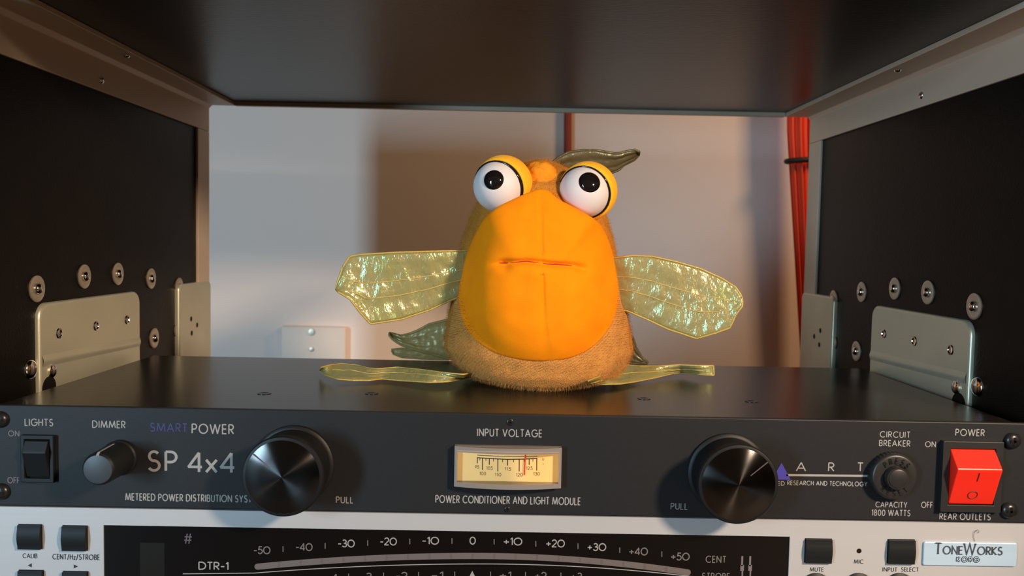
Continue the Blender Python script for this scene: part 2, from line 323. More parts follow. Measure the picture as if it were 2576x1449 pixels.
# ------------------------------------------------------------------ stroke lettering
def arc(cx, cy, rx, ry, a0, a1, n=12):
    return [(cx+rx*math.cos(math.radians(a0+(a1-a0)*k/n)), cy+ry*math.sin(math.radians(a0+(a1-a0)*k/n))) for k in range(n+1)]
G = {
 'A': (.80, [[(0,0),(.4,1)], [(.4,1),(.8,0)], [(.15,.33),(.65,.33)]]),
 'B': (.54, [[(0,0),(0,1)], [(0,1),(.25,1)]+arc(.26,.76,.24,.24,90,-90)+[(0,.52)], [(.25,.52)]+arc(.27,.26,.27,.26,90,-90)+[(0,0)]]),
 'C': (.84, [arc(.5,.5,.5,.5,48,312,20)]),
 'D': (.74, [[(0,0),(0,1)], [(0,1),(.24,1)]+arc(.24,.5,.5,.5,90,-90,18)+[(0,0)]]),
 'E': (.44, [[(.44,1),(0,1),(0,0),(.44,0)], [(0,.52),(.42,.52)]]),
 'F': (.42, [[(.42,1),(0,1),(0,0)], [(0,.52),(.40,.52)]]),
 'G': (.96, [arc(.5,.5,.5,.5,45,360,22)+[(.55,.5)]]),
 'H': (.62, [[(0,0),(0,1)], [(.62,0),(.62,1)], [(0,.53),(.62,.53)]]),
 'I': (.02, [[(.01,0),(.01,1)]]),
 'K': (.58, [[(0,0),(0,1)], [(.54,1),(.03,.5),(.58,0)]]),
 'L': (.42, [[(0,1),(0,0),(.42,0)]]),
 'M': (1.0, [[(0,0),(.14,1),(.5,.06),(.86,1),(1,0)]]),
 'N': (.72, [[(0,0),(0,1),(.72,0),(.72,1)]]),
 'O': (1.0, [arc(.5,.5,.5,.5,0,360,26)]),
 'P': (.52, [[(0,0),(0,1)], [(0,1),(.24,1)]+arc(.25,.73,.27,.27,90,-90)+[(0,.46)]]),
 'R': (.54, [[(0,0),(0,1)], [(0,1),(.24,1)]+arc(.25,.73,.27,.27,90,-90)+[(0,.46)], [(.2,.46),(.54,0)]]),
 'S': (.56, [arc(.29,.755,.235,.245,35,265,14)+arc(.28,.26,.27,.26,88,-150,16)]),
 'T': (.54, [[(0,1),(.54,1)], [(.27,1),(.27,0)]]),
 'U': (.62, [[(0,1),(0,.31)]+arc(.31,.31,.31,.31,180,360,14)+[(.62,1)]]),
 'V': (.74, [[(0,1),(.37,0),(.74,1)]]),
 'W': (1.16, [[(0,1),(.29,0),(.58,1),(.87,0),(1.16,1)]]),
 'X': (.66, [[(0,0),(.62,1)], [(.62,0),(.0,1)]]),
 'Y': (.68, [[(0,1),(.34,.47),(.68,1)], [(.34,.47),(.34,0)]]),
 'Z': (.58, [[(0,1),(.58,1),(0,0),(.58,0)]]),
 'x': (.50, [[(0,0),(.50,.64)], [(.50,0),(.0,.64)]]),
 'z': (.40, [[(0,.6),(.40,.6),(0,0),(.40,0)]]),
 '0': (.60, [arc(.30,.5,.30,.5,0,360,24)]),
 'o': (.84, [arc(.42,.5,.42,.5,0,360,24)]),
 '1': (.22, [[(0,.80),(.2,1),(.2,0)]]),
 '2': (.56, [arc(.28,.72,.27,.28,165,-35,12)+[(0,0),(.56,0)]]),
 '3': (.54, [arc(.26,.755,.23,.245,150,-90,12)+arc(.26,.265,.28,.265,90,-155,14)]),
 '4': (.64, [[(.50,0),(.50,1)], [(.50,1),(0,.26),(.64,.26)]]),
 '5': (.54, [[(.50,1),(.14,1),(.07,.56)]+arc(.25,.32,.29,.32,115,-150,16)]),
 '8': (.56, [arc(.28,.76,.23,.24,-90,270,18), arc(.28,.26,.28,.26,90,450,20)]),
 '9': (.56, [arc(.28,.70,.28,.30,0,360,20), [(.54,.60),(.16,0)]]),
 '6': (.56, [arc(.28,.30,.28,.30,0,360,20), [(.02,.40),(.40,1)]]),
 '-': (.38, [[(0,.42),(.38,.42)]]), '+': (.56, [[(0,.42),(.56,.42)], [(.28,.14),(.28,.70)]]),
 '/': (.36, [[(0,-.1),(.36,1.05)]]), '#': (.66, [[(.12,0),(.26,1)], [(.40,0),(.54,1)], [(0,.34),(.62,.34)], [(.04,.68),(.66,.68)]]),
 ' ': (.26, []),
}
def layout(txt, gap=.31):
    out = []; x = 0.0
    for i, ch in enumerate(txt):
        wd, st = G[ch]; out += [[(x+a, b) for a, b in s] for s in st]; x += wd + (gap if ch != ' ' else gap*.6)
    xs = [a for s in out for a, b in s]; lo = min(xs); hi = max(xs)
    return [[(a-lo, b) for a, b in s] for s in out], hi-lo
def ribbon(m, pts, wd, y0, th):              # flat stroke with mitred joints; pts are (x,z)
    n = len(pts); P = [Vector((a, b)) for a, b in pts]; L = []; R = []
    for i in range(n):
        d1 = (P[i]-P[i-1]).normalized() if i else None; d2 = (P[i+1]-P[i]).normalized() if i < n-1 else None
        if d1 is None: d1 = d2
        if d2 is None: d2 = d1
        t = d1+d2
        t = d1 if t.length < 1e-4 else t.normalized()
        nn = Vector((-t.y, t.x)); c = max(.45, nn.dot(Vector((-d1.y, d1.x)))); h = wd/2/c
        L.append(P[i]+nn*h); R.append(P[i]-nn*h)
    for i in range(n-1):
        q = [L[i], L[i+1], R[i+1], R[i]]
        m.add([(v.x, y0-th, v.y) for v in q] + [(v.x, y0, v.y) for v in q], [(0,1,2,3),(4,7,6,5),(0,4,5,1),(2,6,7,3),(1,5,6,2),(0,3,7,4)])
def split_sharp(pts, sw):                    # break a stroke at its sharp corners, squaring off both ends there
    out = []; cur = [Vector(pts[0])]
    for i in range(1, len(pts)):
        p = Vector(pts[i]); cur.append(p)
        if i < len(pts)-1:
            a_ = (p-Vector(pts[i-1])).normalized(); b_ = (Vector(pts[i+1])-p).normalized()
            if a_.dot(b_) < .75:
                e = sw*.5 if a_.dot(b_) > -.3 else sw*.18
                cur[-1] = p+a_*e; out.append(cur); cur = [p-b_*e]
    out.append(cur); return out
def text(txt, box, y, matl, parent, weight=.12, th=.12, gap=.31, name='lettering', serif=False, small=None):
    # box = (left, right, cap line, base line) of the word in the photo, on the plane at depth y
    l, r, t, b = box; cx, cz = (l+r)/2, (t+b)/2
    xl = at(l, cz, y).x; xr = at(r, cz, y).x; zt = at(cx, t, y).z; zb = at(cx, b, y).z
    strokes, wd = layout(txt, gap); H = zt-zb; sw = weight*H; K = (xr-xl-sw)/wd if wd > .05 else H; m = MB()
    i = 0
    for s in strokes:
        for q in split_sharp([(xl+sw/2+a*K, zb+sw/2+c*(H-sw)) for a, c in s], sw): ribbon(m, q, sw, y, th+.006*(i % 9)); i += 1
    return m.build(name, matl, parent, merge=False)
def line(p, q, wd, y, matl, parent, name, th=.12):
    a = at(*p, y); b = at(*q, y); m = MB(); ribbon(m, [(a.x, a.z), (b.x, b.z)], wd, y, th); return m.build(name, matl, parent, merge=False)

# ------------------------------------------------------------------ power conditioner, one rack unit
ZP = -47.0
pc = thing('power_conditioner', (0, 60, ZP), 'black one unit rack power strip with large knobs, amber meter and red switch', 'power conditioner')
MB().box(-243.6, 243.6, 0, 3, ZP, 0).build('front_panel', M_['panel'], pc, bevel=.5)
ch = MB().box(-237, 237, 3, 169.6, -43.5, -.25).build('chassis', M_['chassis'], pc, bevel=.6)
for px, py in ((665, 990), (935, 990), (1620, 1003), (1890, 1010)):
    p = atz(px, py, -.25)
    MB().lathe([(3.4, -.1), (3.4, .25), (2.4, .35), (1.6, 0.02), (.0001, 0)], (p.x, p.y, -.25), (0,0,1), 20).build('chassis_screw', M_['black_screw'], pc, smooth=40)
def cross_screw(px, py, y, r, parent, name='rack_screw', h=2.6):
    c = at(px, py, y); m = MB()
    sc = MB().lathe([(r, 0), (r*.98, h*.3), (r*.8, h*.75), (r*.45, h*.97), (.0001, h)], (c.x, y, c.z), (0,-1,0), 24).build(name, M_['black_screw'], parent, smooth=60)
    a = r*.5; b = r*.13
    MB().box(c.x-a, c.x+a, y-h-.08, y-h*.7, c.z-b, c.z+b).box(c.x-b, c.x+b, y-h-.08, y-h*.7, c.z-a, c.z+a).build('cross_recess', M_['hole'], sc)
for px, py in ((2, 1055), (5, 1236), (2545, 1108), (2536, 1283)): cross_screw(px, py, 0, 3.9, pc)
cross_screw(1283, 1062, 0, 1.7, pc, 'meter_screw', .4); cross_screw(1276, 1281, 0, 1.5, pc, 'meter_screw', .4)

ink = M_['ink']
text('LIGHTS', (62, 134, 1053, 1072), 0, ink, pc)
text('ON', (21, 49, 1083, 1098), 0, M_['ink_dim'], pc); text('OFF', (19, 50, 1200, 1216), 0, M_['ink_dim'], pc)
text('DIMMER', (232, 316, 1058, 1077), 0, ink, pc)
text('SMART', (378, 472, 1064, 1087), 0, M_['ink_blue'], pc)
text('POWER', (482, 589, 1066, 1092), 0, ink, pc)
text('SP', (372, 447, 1133, 1187), 0, ink, pc); text('4x4', (471, 593, 1136, 1191), 0, ink, pc, gap=.2)
text('METERED POWER DISTRIBUTION SYSTEM', (315, 659, 1243, 1262), 0, ink, pc, .13)
text('PULL', (845, 889, 1249, 1266), 0, ink, pc)
text('INPUT VOLTAGE', (1200, 1364, 1079, 1099), 0, ink, pc)
text('POWER CONDITIONER AND LIGHT MODULE', (1095, 1461, 1248, 1268), 0, ink, pc)
text('PULL', (1687, 1730, 1265, 1282), 0, ink, pc)
text('A', (2002, 2028, 1162, 1186), 0, ink, pc, .12); text('R', (2083, 2099, 1163, 1186), 0, ink, pc, .12); text('T', (2156, 2172, 1163, 1186), 0, ink, pc, .12)
line((1978, 1195), (2184, 1197), .95, 0, ink, pc, 'logo_line')
text('APPLIED', (1913, 1974, 1210, 1221), 0, ink, pc, .14); text('RESEARCH AND TECHNOLOGY', (1980, 2182, 1210, 1222), 0, ink, pc, .14)
tri = [at(1966, 1164, 0), at(1989, 1207, 0), at(1941, 1206, 0)]
MB().prism([(v.x, v.z) for v in tri], -.12, 0).build('logo_triangle', M_['logo_blue'], pc)
text('CIRCUIT', (2213, 2290, 1085, 1101), 0, ink, pc); text('BREAKER', (2211, 2290, 1107, 1123), 0, ink, pc)
text('CAPACITY', (2202, 2282, 1262, 1277), 0, ink, pc); text('1800 WATTS', (2192, 2290, 1282, 1298), 0, ink, pc)
text('ON', (2327, 2354, 1110, 1125), 0, ink, pc); text('OFF', (2317, 2346, 1262, 1278), 0, ink, pc)
text('POWER', (2403, 2477, 1079, 1097), 0, ink, pc); text('REAR OUTLETS', (2363, 2492, 1291, 1308), 0, ink, pc)

# big pull knobs
def big_knob(base_px, R, H, ang):
    c = at(*base_px, 0); x, z = c.x, c.z
    k = MB().lathe([(R, 0), (R, 1.6), (R-.7, 2.2), (R-1.6, 2.4), (R-1.6, H-5.2), (R-.9, H-4.9), (R-.6, H-1.0), (R-1.1, H-.25), (R-1.9, H)], (0,0,0), (0,-1,0), 96).build('pull_knob', M_['black_plastic'], None, smooth=35)
    k.parent = pc; k.location = (Vector((x, 0, z))-Vector(pc['base']))*S
    rows = [(.35, H+.95), (2, H+.85), (R*.5, H+.45), (R-2.0, H-.02)]
    f = MB().lathe([(R-1.95, H-.05)]+rows[::-1]+[(.0001, H+.98)], (0,0,0), (0,-1,0), 128).build('turned_face', M_['turned'], None, smooth=60)
    f.parent = k
    a = math.radians(ang)
    m = MB(); r1, r2 = 1.0, R-2.4; t = .16
    ribbon(m, [(math.cos(a)*r1, math.sin(a)*r1), (math.cos(a)*r2, math.sin(a)*r2)], .35, -H-.1, .5)
    l = m.build('indicator_groove', M_['scale_grey2'], None); l.parent = k
    return k
big_knob((740, 1169), 18.6, 20, 142); big_knob((1829, 1189), 18.6, 19, 40)

# dimmer knob
c = at(303, 1150, 0); H = 21
dk = MB().lathe([(8.2, 0), (8.2, 2), (7.6, 2.6), (7.3, H-1.5), (6.9, H-.5), (6.2, H)], (0,0,0), (0,-1,0), 64).build('dimmer_knob', M_['soft_plastic'], None, smooth=35)
dk.parent = pc; dk.location = (Vector((c.x, 0, c.z))-Vector(pc['base']))*S
# white pointer: up the face and back along the top of the barrel
MB().add([(-.55,-H-.08,1.2),(.55,-H-.08,1.2),(.55,-H-.08,6.6),(-.55,-H-.08,6.6),(.55,-H+1.2,7.45),(-.55,-H+1.2,7.45),(.55,-6,7.75),(-.55,-6,7.75)],
         [(0,1,2,3),(3,2,4,5),(5,4,6,7)]).build('pointer_line', M_['ink'], None).parent = dk
MB().lathe([(6.3, 0), (6.3, .12), (5.8, .28), (.0001, .3)], (0,-H+.05,0), (0,-1,0), 48).build('knob_cap', mat('grey_knob_cap', (.035,.040,.048), .45), None, smooth=40).parent = dk

def rbox(m, x0, x1, y0, y1, z0, z1, r, n=5): # rounded in the panel plane, extruded along Y
    pts = []
    for cx, cz, a0 in ((x1-r, z1-r, 0), (x0+r, z1-r, 90), (x0+r, z0+r, 180), (x1-r, z0+r, 270)):
        for k in range(n+1):
            a = math.radians(a0+90*k/n); pts.append((cx+r*math.cos(a), cz+r*math.sin(a)))
    return m.prism(pts, y0, y1)
def frame(m, x0, x1, z0, z1, i, y0, y1):     # picture-frame ring with opening inset by i
    o_ = [(x0,z0),(x1,z0),(x1,z1),(x0,z1)]; n_ = [(x0+i,z0+i),(x1-i,z0+i),(x1-i,z1-i),(x0+i,z1-i)]
    vs = [(x,y,z) for y in (y0,y1) for x, z in o_+n_]; fs = []
    for k in range(4):
        a, b = k, (k+1) % 4
        fs += [(a,b,b+4,a+4), (a+8,a+12,b+12,b+8), (a,a+8,b+8,b), (a+4,b+4,b+12,a+12)]
    return m.add(vs, fs)
# lights rocker switch
a = at(57, 1092, 0); b = at(142, 1212, 0)
m = MB(); frame(m, a.x, b.x, b.z, a.z, 2.0, -2.2, 0)
sw = m.build('lights_switch', M_['black_plastic'], pc, bevel=.4)
x0, x1, z0, z1 = a.x+2.3, b.x-2.3, b.z+2.3, a.z-2.3; zm = (z0+z1)/2
m = MB(); prof = [(-.2, z1), (-2.6, z1-.1), (-4.6, zm+4.2), (-4.9, zm+3.4), (-3.2, zm-2), (-1.2, z0+.1), (-.2, z0)]
m.add([(x, y, z) for x in (x0, x1) for y, z in prof], [tuple(range(7)), tuple(reversed(range(7, 14)))]+[(i, i+7, (i+1) % 7+7, (i+1) % 7) for i in range(7)])
m.build('rocker', M_['black_plastic'], sw, bevel=.35)
# power rocker switch
a = at(2366, 1106, 0); b = at(2508, 1285, 0)
m = MB(); frame(m, a.x, b.x, b.z, a.z, 3.4, -3.0, 0); rbox(m, a.x+1, b.x-1, -.4, .2, b.z+1, a.z-1, .5)
sw = m.build('power_switch', M_['switch_plastic'], pc, bevel=.7, seg=3)
x0, x1, z0, z1 = a.x+3.7, b.x-3.7, b.z+3.7, a.z-3.7
def ztop(py): return at(2450, py, -5).z
prof = [(-.3, z1), (-2.2, z1-.1), (-8.6, z1-7.4), (-8.9, z1-8.2), (-7.0, z1-13), (-2.6, z0+.1), (-.3, z0)]
m = MB(); m.add([(x, y, z) for x in (x0, x1) for y, z in prof], [tuple(range(7)), tuple(reversed(range(7, 14)))]+[(i, i+7, (i+1) % 7+7, (i+1) % 7) for i in range(7)])
rk = m.build('rocker', M_['red_plastic'], sw, bevel=.4, label='red rocker')
# engraved marks lie on the sloping lower face of the rocker
def on_slope(z):
    pa, pb = (prof[3], prof[4]) if z > prof[4][1] else (prof[4], prof[5])
    return pa[0]+(pb[0]-pa[0])*(z-pa[1])/(pb[1]-pa[1])-.05
xc = (x0+x1)/2
p1 = z1-9.4; p2 = z1-13.6
m = MB(); m.tube([(xc, on_slope(z_), z_) for z_ in (p1, p1-1.1, p1-2.2, z1-13, p2)], .28, 8); m.build('mark_bar', M_['mark_red'], rk)
pz = z0+4.9
m = MB(); m.tube([(xc-.3+2.2*math.cos(t*PI/12), on_slope(pz+1.9*math.sin(t*PI/12)), pz+1.9*math.sin(t*PI/12)) for t in range(24)], .22, 6, True); m.build('mark_ring', M_['mark_red'], rk)

# circuit breaker push button
c = at(2240, 1193, 0)
cb = MB().lathe([(10.8, 0), (10.8, 3.6), (10.3, 4.6), (9.4, 5.0), (5.6, 4.6), (5.4, 4.2)], (c.x, 0, c.z), (0,-1,0), 64).build('circuit_breaker', M_['switch_plastic'], pc, smooth=40)
MB().lathe([(5.2, 3), (5.2, 7.2), (4.9, 7.6)], (c.x, 0, c.z), (0,-1,0), 48).lathe([(4.3, 7.0), (4.3, 7.9), (3.9, 8.1), (.0001, 8.0)], (c.x, 0, c.z), (0,-1,0), 40).build('push_button', M_['switch_plastic'], cb, smooth=40)
m = MB()
for k in range(40):
    a = k*2*PI/40; m.tube([(c.x+10.7*math.cos(a), -.3, c.z+10.7*math.sin(a)), (c.x+10.7*math.cos(a), -3.4, c.z+10.7*math.sin(a))], .35, 6)
m.build('knurling', M_['switch_plastic'], cb)
def arc_text(txt, r, mid, step, up, size, parent):
    m = MB(); n = len(txt)
    for i, chh in enumerate(txt):
        wd, st = G[chh]; ang = math.radians(mid + (step if not up else -step)*(i-(n-1)/2))
        ex = Vector((math.sin(ang), -math.cos(ang))) if up else Vector((-math.sin(ang), math.cos(ang)))
        ey = Vector((math.cos(ang), math.sin(ang))) if up else -Vector((math.cos(ang), math.sin(ang)))
        o_ = Vector((c.x, c.z)) + Vector((math.cos(ang), math.sin(ang)))*r
        for s in st:
            pts = [o_ + ex*((a_-wd/2)*size*.8) + ey*((b_-.5)*size) for a_, b_ in s]; ribbon(m, [(p.x, p.y) for p in pts], size*.17, -4.75, .35)
    m.build('raised_lettering', M_['black_screw'], parent, merge=False)
arc_text('PRESS', 7.6, 88, 21, True, 2.5, cb); arc_text('RESET', 7.6, 268, 21, False, 2.5, cb)

# panel meter
a = at(1145, 1118, 0); b = at(1410, 1222, 0); mx0, mx1, mz1, mz0 = a.x, b.x, (a.z+at(1410, 1124, 0).z)/2+.2, (b.z+at(1145, 1217, 0).z)/2-.2
mxc = (mx0+mx1)/2; hw = (mx1-mx0)/2
def bow(x, y): return y - 3.6*(1-((x-mxc)/hw)**2)
def bowed_frame(i_side, i_top, y0, y1, n=24):
    m = MB(); rows = []
    def seg(xa, xb, za, zb, nn):
        xs = [xa+(xb-xa)*k/nn for k in range(nn+1)]
        rows = [[(x, y0, za), (x, bow(x, y1), za), (x, bow(x, y1), zb), (x, y0, zb)] for x in xs]
        m.grid(rows, False, True); bb = len(m.v)
        m.f.append(tuple(range(bb-4, bb))); m.f.append(tuple(range(bb-4*(nn+1), bb-4*nn)))
    seg(mx0, mx1, mz1-i_top, mz1, n); seg(mx0, mx1, mz0, mz0+i_top*.8, n)
    seg(mx0, mx0+i_side, mz0+i_top*.8, mz1-i_top, 3); seg(mx1-i_side, mx1, mz0+i_top*.8, mz1-i_top, 3)
    return m
meter = bowed_frame(1.3, 2.6, 0, -3.4).build('voltage_meter', M_['lens'], pc, smooth=50, bevel=.45, seg=3)
MB().box(mx0+1.2, mx1-1.2, -.9, -.2, mz0+1.9, mz1-2.4).build('scale_card', M_['card'], meter)
rows = [[(x, bow(x, -2.6)-dy, z) for z in (mz0+1.6, mz1-2.2)] for x in [mx0+1+(mx1-mx0-2)*k/24 for k in range(25)] for dy in (0,)]
rows2 = [[(p[0], p[1]+.5, p[2]) for p in r] for r in rows]
MB().grid(rows).grid(rows2).build('meter_window', M_['pane'], meter, smooth=170)
YC = -.9
def tickline(p, q, wd, matl=M_['ink_dark'], name='scale_tick'): return line(p, q, wd, YC, matl, meter, name, .06)
def curve_line(pts, wd, y, matl, parent, name, th=.06):
    m = MB(); ribbon(m, [(at(*p, y).x, at(*p, y).z) for p in pts], wd, y, th); return m.build(name, matl, parent, merge=False)
def mpx(u, v): return (1130+u*300/1672, 1030+v*260/1449)     # fine reading of the meter close-up
curve_line([mpx(392,640), mpx(600,652), mpx(820,660), mpx(1040,660), mpx(1237,655)], .28, YC, M_['ink_dark'], meter, 'scale_arc')
curve_line([mpx(392,676), mpx(600,690), mpx(820,700), mpx(1040,697), mpx(1237,688)], .42, YC, M_['ink_dark'], meter, 'scale_arc')
for u, v0, v1, wd in ((395,680,755,.5),(430,680,715,.35),(467,680,848,.5),(515,685,722,.35),(563,688,775,.5),(622,690,730,.35),(682,692,868,.5),(750,695,738,.35),(820,700,787,.5),(904,700,740,.35),(982,700,868,.5),(1053,698,735,.35),(1122,695,778,.5),(1175,692,732,.35),(1228,690,858,.5)):
    tickline(mpx(u, v0), mpx(u-1, v1), wd*.8)
for s_, u, v in (('95',391,805),('100',470,898),('105',566,822),('110',684,914),('115',823,834),('120',983,915),('125',1125,824),('130',1225,902)):
    hw_ = 15*len(s_); p = mpx(u-hw_, v-24); q = mpx(u+hw_, v+24)
    text(s_, (p[0], q[0], p[1], q[1]), YC, M_['ink_dark'], meter, .11, .06, gap=.26, name='scale_number')
p = mpx(1300, 680); q = mpx(1335, 722); text('V', (p[0], q[0], p[1], q[1]), YC, M_['scale_grey'], meter, .13, .06, name='scale_number')
curve_line([mpx(1310,766), mpx(1328,766)], .25, YC, M_['scale_grey'], meter, 'scale_tick')
p = at(*mpx(1068, 636), -1.6); q = at(*mpx(1055, 918), -1.6)
MB().tube([p, q], .3, 8).build('needle', M_['needle'], meter, label='red needle')

# ------------------------------------------------------------------ rack tuner below
tn = thing('rack_tuner', (0, 40, ZP-.4-44.5), 'silver brushed rack tuner with black display, under the black power strip', 'tuner')
ZT = ZP-.5; ZD = ZT-44.5
wx0, wx1 = at(260, 1330, 0).x, at(1987, 1355, 0).x; wz1 = (at(262, 1320, 0).z+at(1985, 1351, 0).z)/2; wz0 = ZD+4
m = MB(); m.box(-243.6, wx0, 0, 3, ZD, ZT).box(wx1, 243.6, 0, 3, ZD, ZT).box(wx0, wx1, 0, 3, wz1, ZT).box(wx0, wx1, 0, 3, ZD, wz0)
fp = m.build('front_panel', M_['tuner'], tn)
MB().box(-222, 222, 3, 120, ZD+.5, ZT-3.5).build('chassis', M_['chassis'], tn)
dw = MB().box(wx0+.25, wx1-.25, .25, 2.6, wz0+.25, wz1-.25).build('display_window', M_['glass_black'], tn, bevel=.3)
YD = .25
def dtext(s_, box, matl=M_['ink_dim'], wgt=.12, **k): return text(s_, box, YD, matl, dw, wgt, .05, name='display_lettering', **k)
for s_, cx_, cy_ in (('-5o',659,1384),('-4o',765,1376),('-3o',871,1367),('-2o',977,1362),('-1o',1083,1360),('o',1189,1360),('+1o',1290,1362),('+2o',1397,1367),('+3o',1501,1376),('+4o',1606,1387),('+5o',1711,1400)):
    hw_ = 8 if s_ == 'o' else 21.5 if s_[0] == '-' else 24; dtext(s_, (cx_-hw_, cx_+hw_, cy_-10, cy_+10), M_['ink'] if abs(cx_-1189) < 380 else M_['ink_dim'], .13, gap=.18)
for cx_, cy_ in ((712,1381),(818,1373),(925,1366),(1031,1362),(1137,1361),(1243,1363),(1348,1368),(1454,1374),(1559,1384),(1665,1394)):
    curve_line([(cx_, cy_-7), (cx_, cy_+7)], .4, YD, M_['ink_dim'], dw, 'scale_tick', .05)
dtext('#', (462, 484, 1341, 1369), M_['ink_purple'], .1)
dtext('DTR-1', (499, 575, 1413, 1434), ink, .14, gap=.2)
dtext('CENT', (1775, 1827, 1398, 1416)); dtext('STROBE', (1766, 1836, 1441, 1458))
arcp = [(648+1082*t/40, 1398.5+ (1-math.cos((t/40-.503)*1.0*1.02))*0 + 27*((t/40-.50)/.5)**2*(1.0 if t < 20 else 1.53)) for t in range(41)]
curve_line(arcp, 2.9, YD, M_['scale_grey'], dw, 'strobe_band', .05)
m = MB()
for k in (0, 40):
    p = at(*arcp[k], YD); m.lathe([(1.45, 0), (1.45, .04)], (p.x, YD, p.z), (0,-1,0), 20)
m.build('strobe_band_end', M_['scale_grey'], dw)
for k in range(2, 40, 2):
    p = at(*arcp[k], YD); MB().box(p.x-.5, p.x+.5, YD-.08, YD-.05, p.z-1.2, p.z+1.2).build('band_segment', M_['scale_grey2'], dw)
ln = [(460, 1443.5)] + [(640+1140*t/40, 1418.5 + 23*((t/40-.5)/.5)**2*(1.0 if t < 20 else 1.6)) for t in range(41)]
curve_line(ln, .38, YD, ink, dw, 'scale_line', .05)
for s_, cx_ in (('-4',843-8),('-3',921),('-2',1010),('-1',1100),('+1',1271),('+2',1360),('+3',1450)):
    cy_ = 1446 + (abs(cx_-1188)/350)**2*6
    dtext(s_, (cx_-15, cx_+15, cy_-9, cy_+11), M_['ink_dim'], .13, gap=.2)
for cx_ in (877, 965, 1053, 1144, 1234, 1322, 1411):
    cy_ = 1444 + (abs(cx_-1188)/350)**2*6
    curve_line([(cx_, cy_-6), (cx_, cy_+8)], .4, YD, M_['ink_dim'], dw, 'scale_tick', .05)
t_ = [at(1188, 1436, YD), at(1199, 1458, YD), at(1177, 1458, YD)]
MB().prism([(v.x, v.z) for v in t_], YD-.05, YD).build('scale_pointer', ink, dw)
for cx_ in (1867, 1887):                     # printed jack plug symbols
    m = MB()
    for (ya, yb, hw_) in ((1399, 1424, 1.9), (1421, 1436, 4.2), (1436, 1475, 1.2)):
        p = at(cx_-hw_, ya, YD); q = at(cx_+hw_, yb, YD); m.box(p.x, q.x, YD-.05, YD, q.z, p.z)
    m.build('plug_symbol', M_['ink_dim'], dw)
p = at(352, 1365, YD); q = at(414, 1500, YD)
MB().box(p.x, q.x, YD-.04, YD, wz0+2, p.z).build('note_display', M_['led_off'], dw)

def button(px0, py0, px1, py1, z0=None):
    p = at(px0, py0, 0); q = at(px1, py1, 0)
    m = MB(); zz = z0 if z0 is not None else q.z; n = 8; rows = []
    fr = MB().box(p.x-.25, q.x+.25, -.15, .2, zz-.25, p.z+.25).build('push_button', M_['black_plastic'], tn)
    for i in range(n+1):
        z = p.z+(zz-p.z)*i/n; b = .9*math.sin(PI*min(1, max(0, (i/n-.1)/.8))); rows.append([(p.x, 0, z), (p.x, -1.6-b*.8, z), (q.x, -1.6-b*.8, z), (q.x, 0, z)])
    m = MB().grid(rows, False, True); bb = len(m.v); m.f.append(tuple(range(4))); m.f.append(tuple(range(bb-4, bb)))
    m.build('button_cap', M_['soft_plastic'], fr, smooth=35)
button(48, 1319, 106, 1380); button(159, 1322, 220, 1384); button(2026, 1355, 2089, 1415); button(2234, 1357, 2297, 1417)
button(49, 1434, 110, 1496); button(160, 1437, 222, 1499)
dk_ = M_['ink_dark']
text('CALIB', (57, 94, 1392, 1404), 0, dk_, tn); text('CENT/Hz/STROBE', (132, 251, 1394, 1408), 0, dk_, tn)
text('MUTE', (2037, 2072, 1427, 1438), 0, dk_, tn); text('MIC', (2148, 2172, 1407, 1418), 0, dk_, tn); text('INPUT', (2220, 2257, 1427, 1438), 0, dk_, tn); text('SELECT', (2267, 2311, 1427, 1438), 0, dk_, tn)
for pts in ([(80,1417),(80,1427),(70,1422)], [(186,1420),(186,1430),(196,1425)]):
    v = [at(*p, 0) for p in pts]; MB().prism([(a_.x, a_.z) for a_ in v], -.12, 0).build('arrow_mark', dk_, tn)
p = at(2161, 1386, 0); MB().lathe([(1.15, -.05), (1.15, .06)], (p.x, 0, p.z), (0,-1,0), 24).build('microphone_hole', M_['hole'], tn)
for px in (2053, 2160, 2263):
    p = at(px, 1441, 0); m = MB(); r = 7.5
    MB().lathe([(r, 0), (r, 1.2), (r-.8, 1.6), (r-2.0, 1.2), (r-2.2, .3), (.0001, .3)], (p.x, 0, p.z-r), (0,-1,0), 40).build('jack_socket', M_['black_plastic'], tn, smooth=40)
# badge with raised serif letters
a = at(2322, 1361, 0); b = at(2554, 1424, 0)
m = MB(); rbox(m, a.x, b.x, -1.0, 0, b.z, a.z, .9); bd = m.build('name_badge', M_['badge'], tn, bevel=.35)
def serif_text(txt, x, y, big, small, zb, sw, parent, K):
    m = MB(); cx = x
    for i, chh in enumerate(txt):
        if chh == ' ': cx += small*.3; continue
        up = chh.isupper(); H_ = big if up else small; wd, st = G[chh.upper()]
        for s in st:
            ribbon(m, [(cx+a_*H_*K, zb+b_*H_) for a_, b_ in s], sw*(1 if up else .85), y, .35)
            for (a_, b_) in (s[0], s[-1]):
                if b_ in (0, 1) and len(s) < 9: ribbon(m, [(cx+a_*H_*K-H_*.09, zb+b_*H_+(.1 if b_ == 0 else -.1)), (cx+a_*H_*K+H_*.09, zb+b_*H_+(.1 if b_ == 0 else -.1))], .22, y, .35)
        cx += (wd*K+.24)*H_
    return m, cx
z_b = at(2440, 1394, -1).z; big = at(2440, 1367, -1).z-z_b; xs = at(2353, 1385, -1).x; xe = at(2525, 1385, -1).x
m, cx = serif_text('ToneWorks', xs, -1, big, big*.72, z_b, .55, bd, .9)
sc_ = (xe-xs)/(cx-xs)
for v in m.v: v.x = xs+(v.x-xs)*sc_
m.build('raised_lettering', M_['badge_letter'], bd, merge=False)
text('KORG', (2405, 2464, 1399, 1415), -1, M_['ink_dark'], bd, .27, .2, gap=.5, name='raised_lettering')
text('KORG', (2406.5, 2462.5, 1400.5, 1413.5), -1.2, M_['badge'], bd, .11, .1, gap=.52, name='raised_lettering')

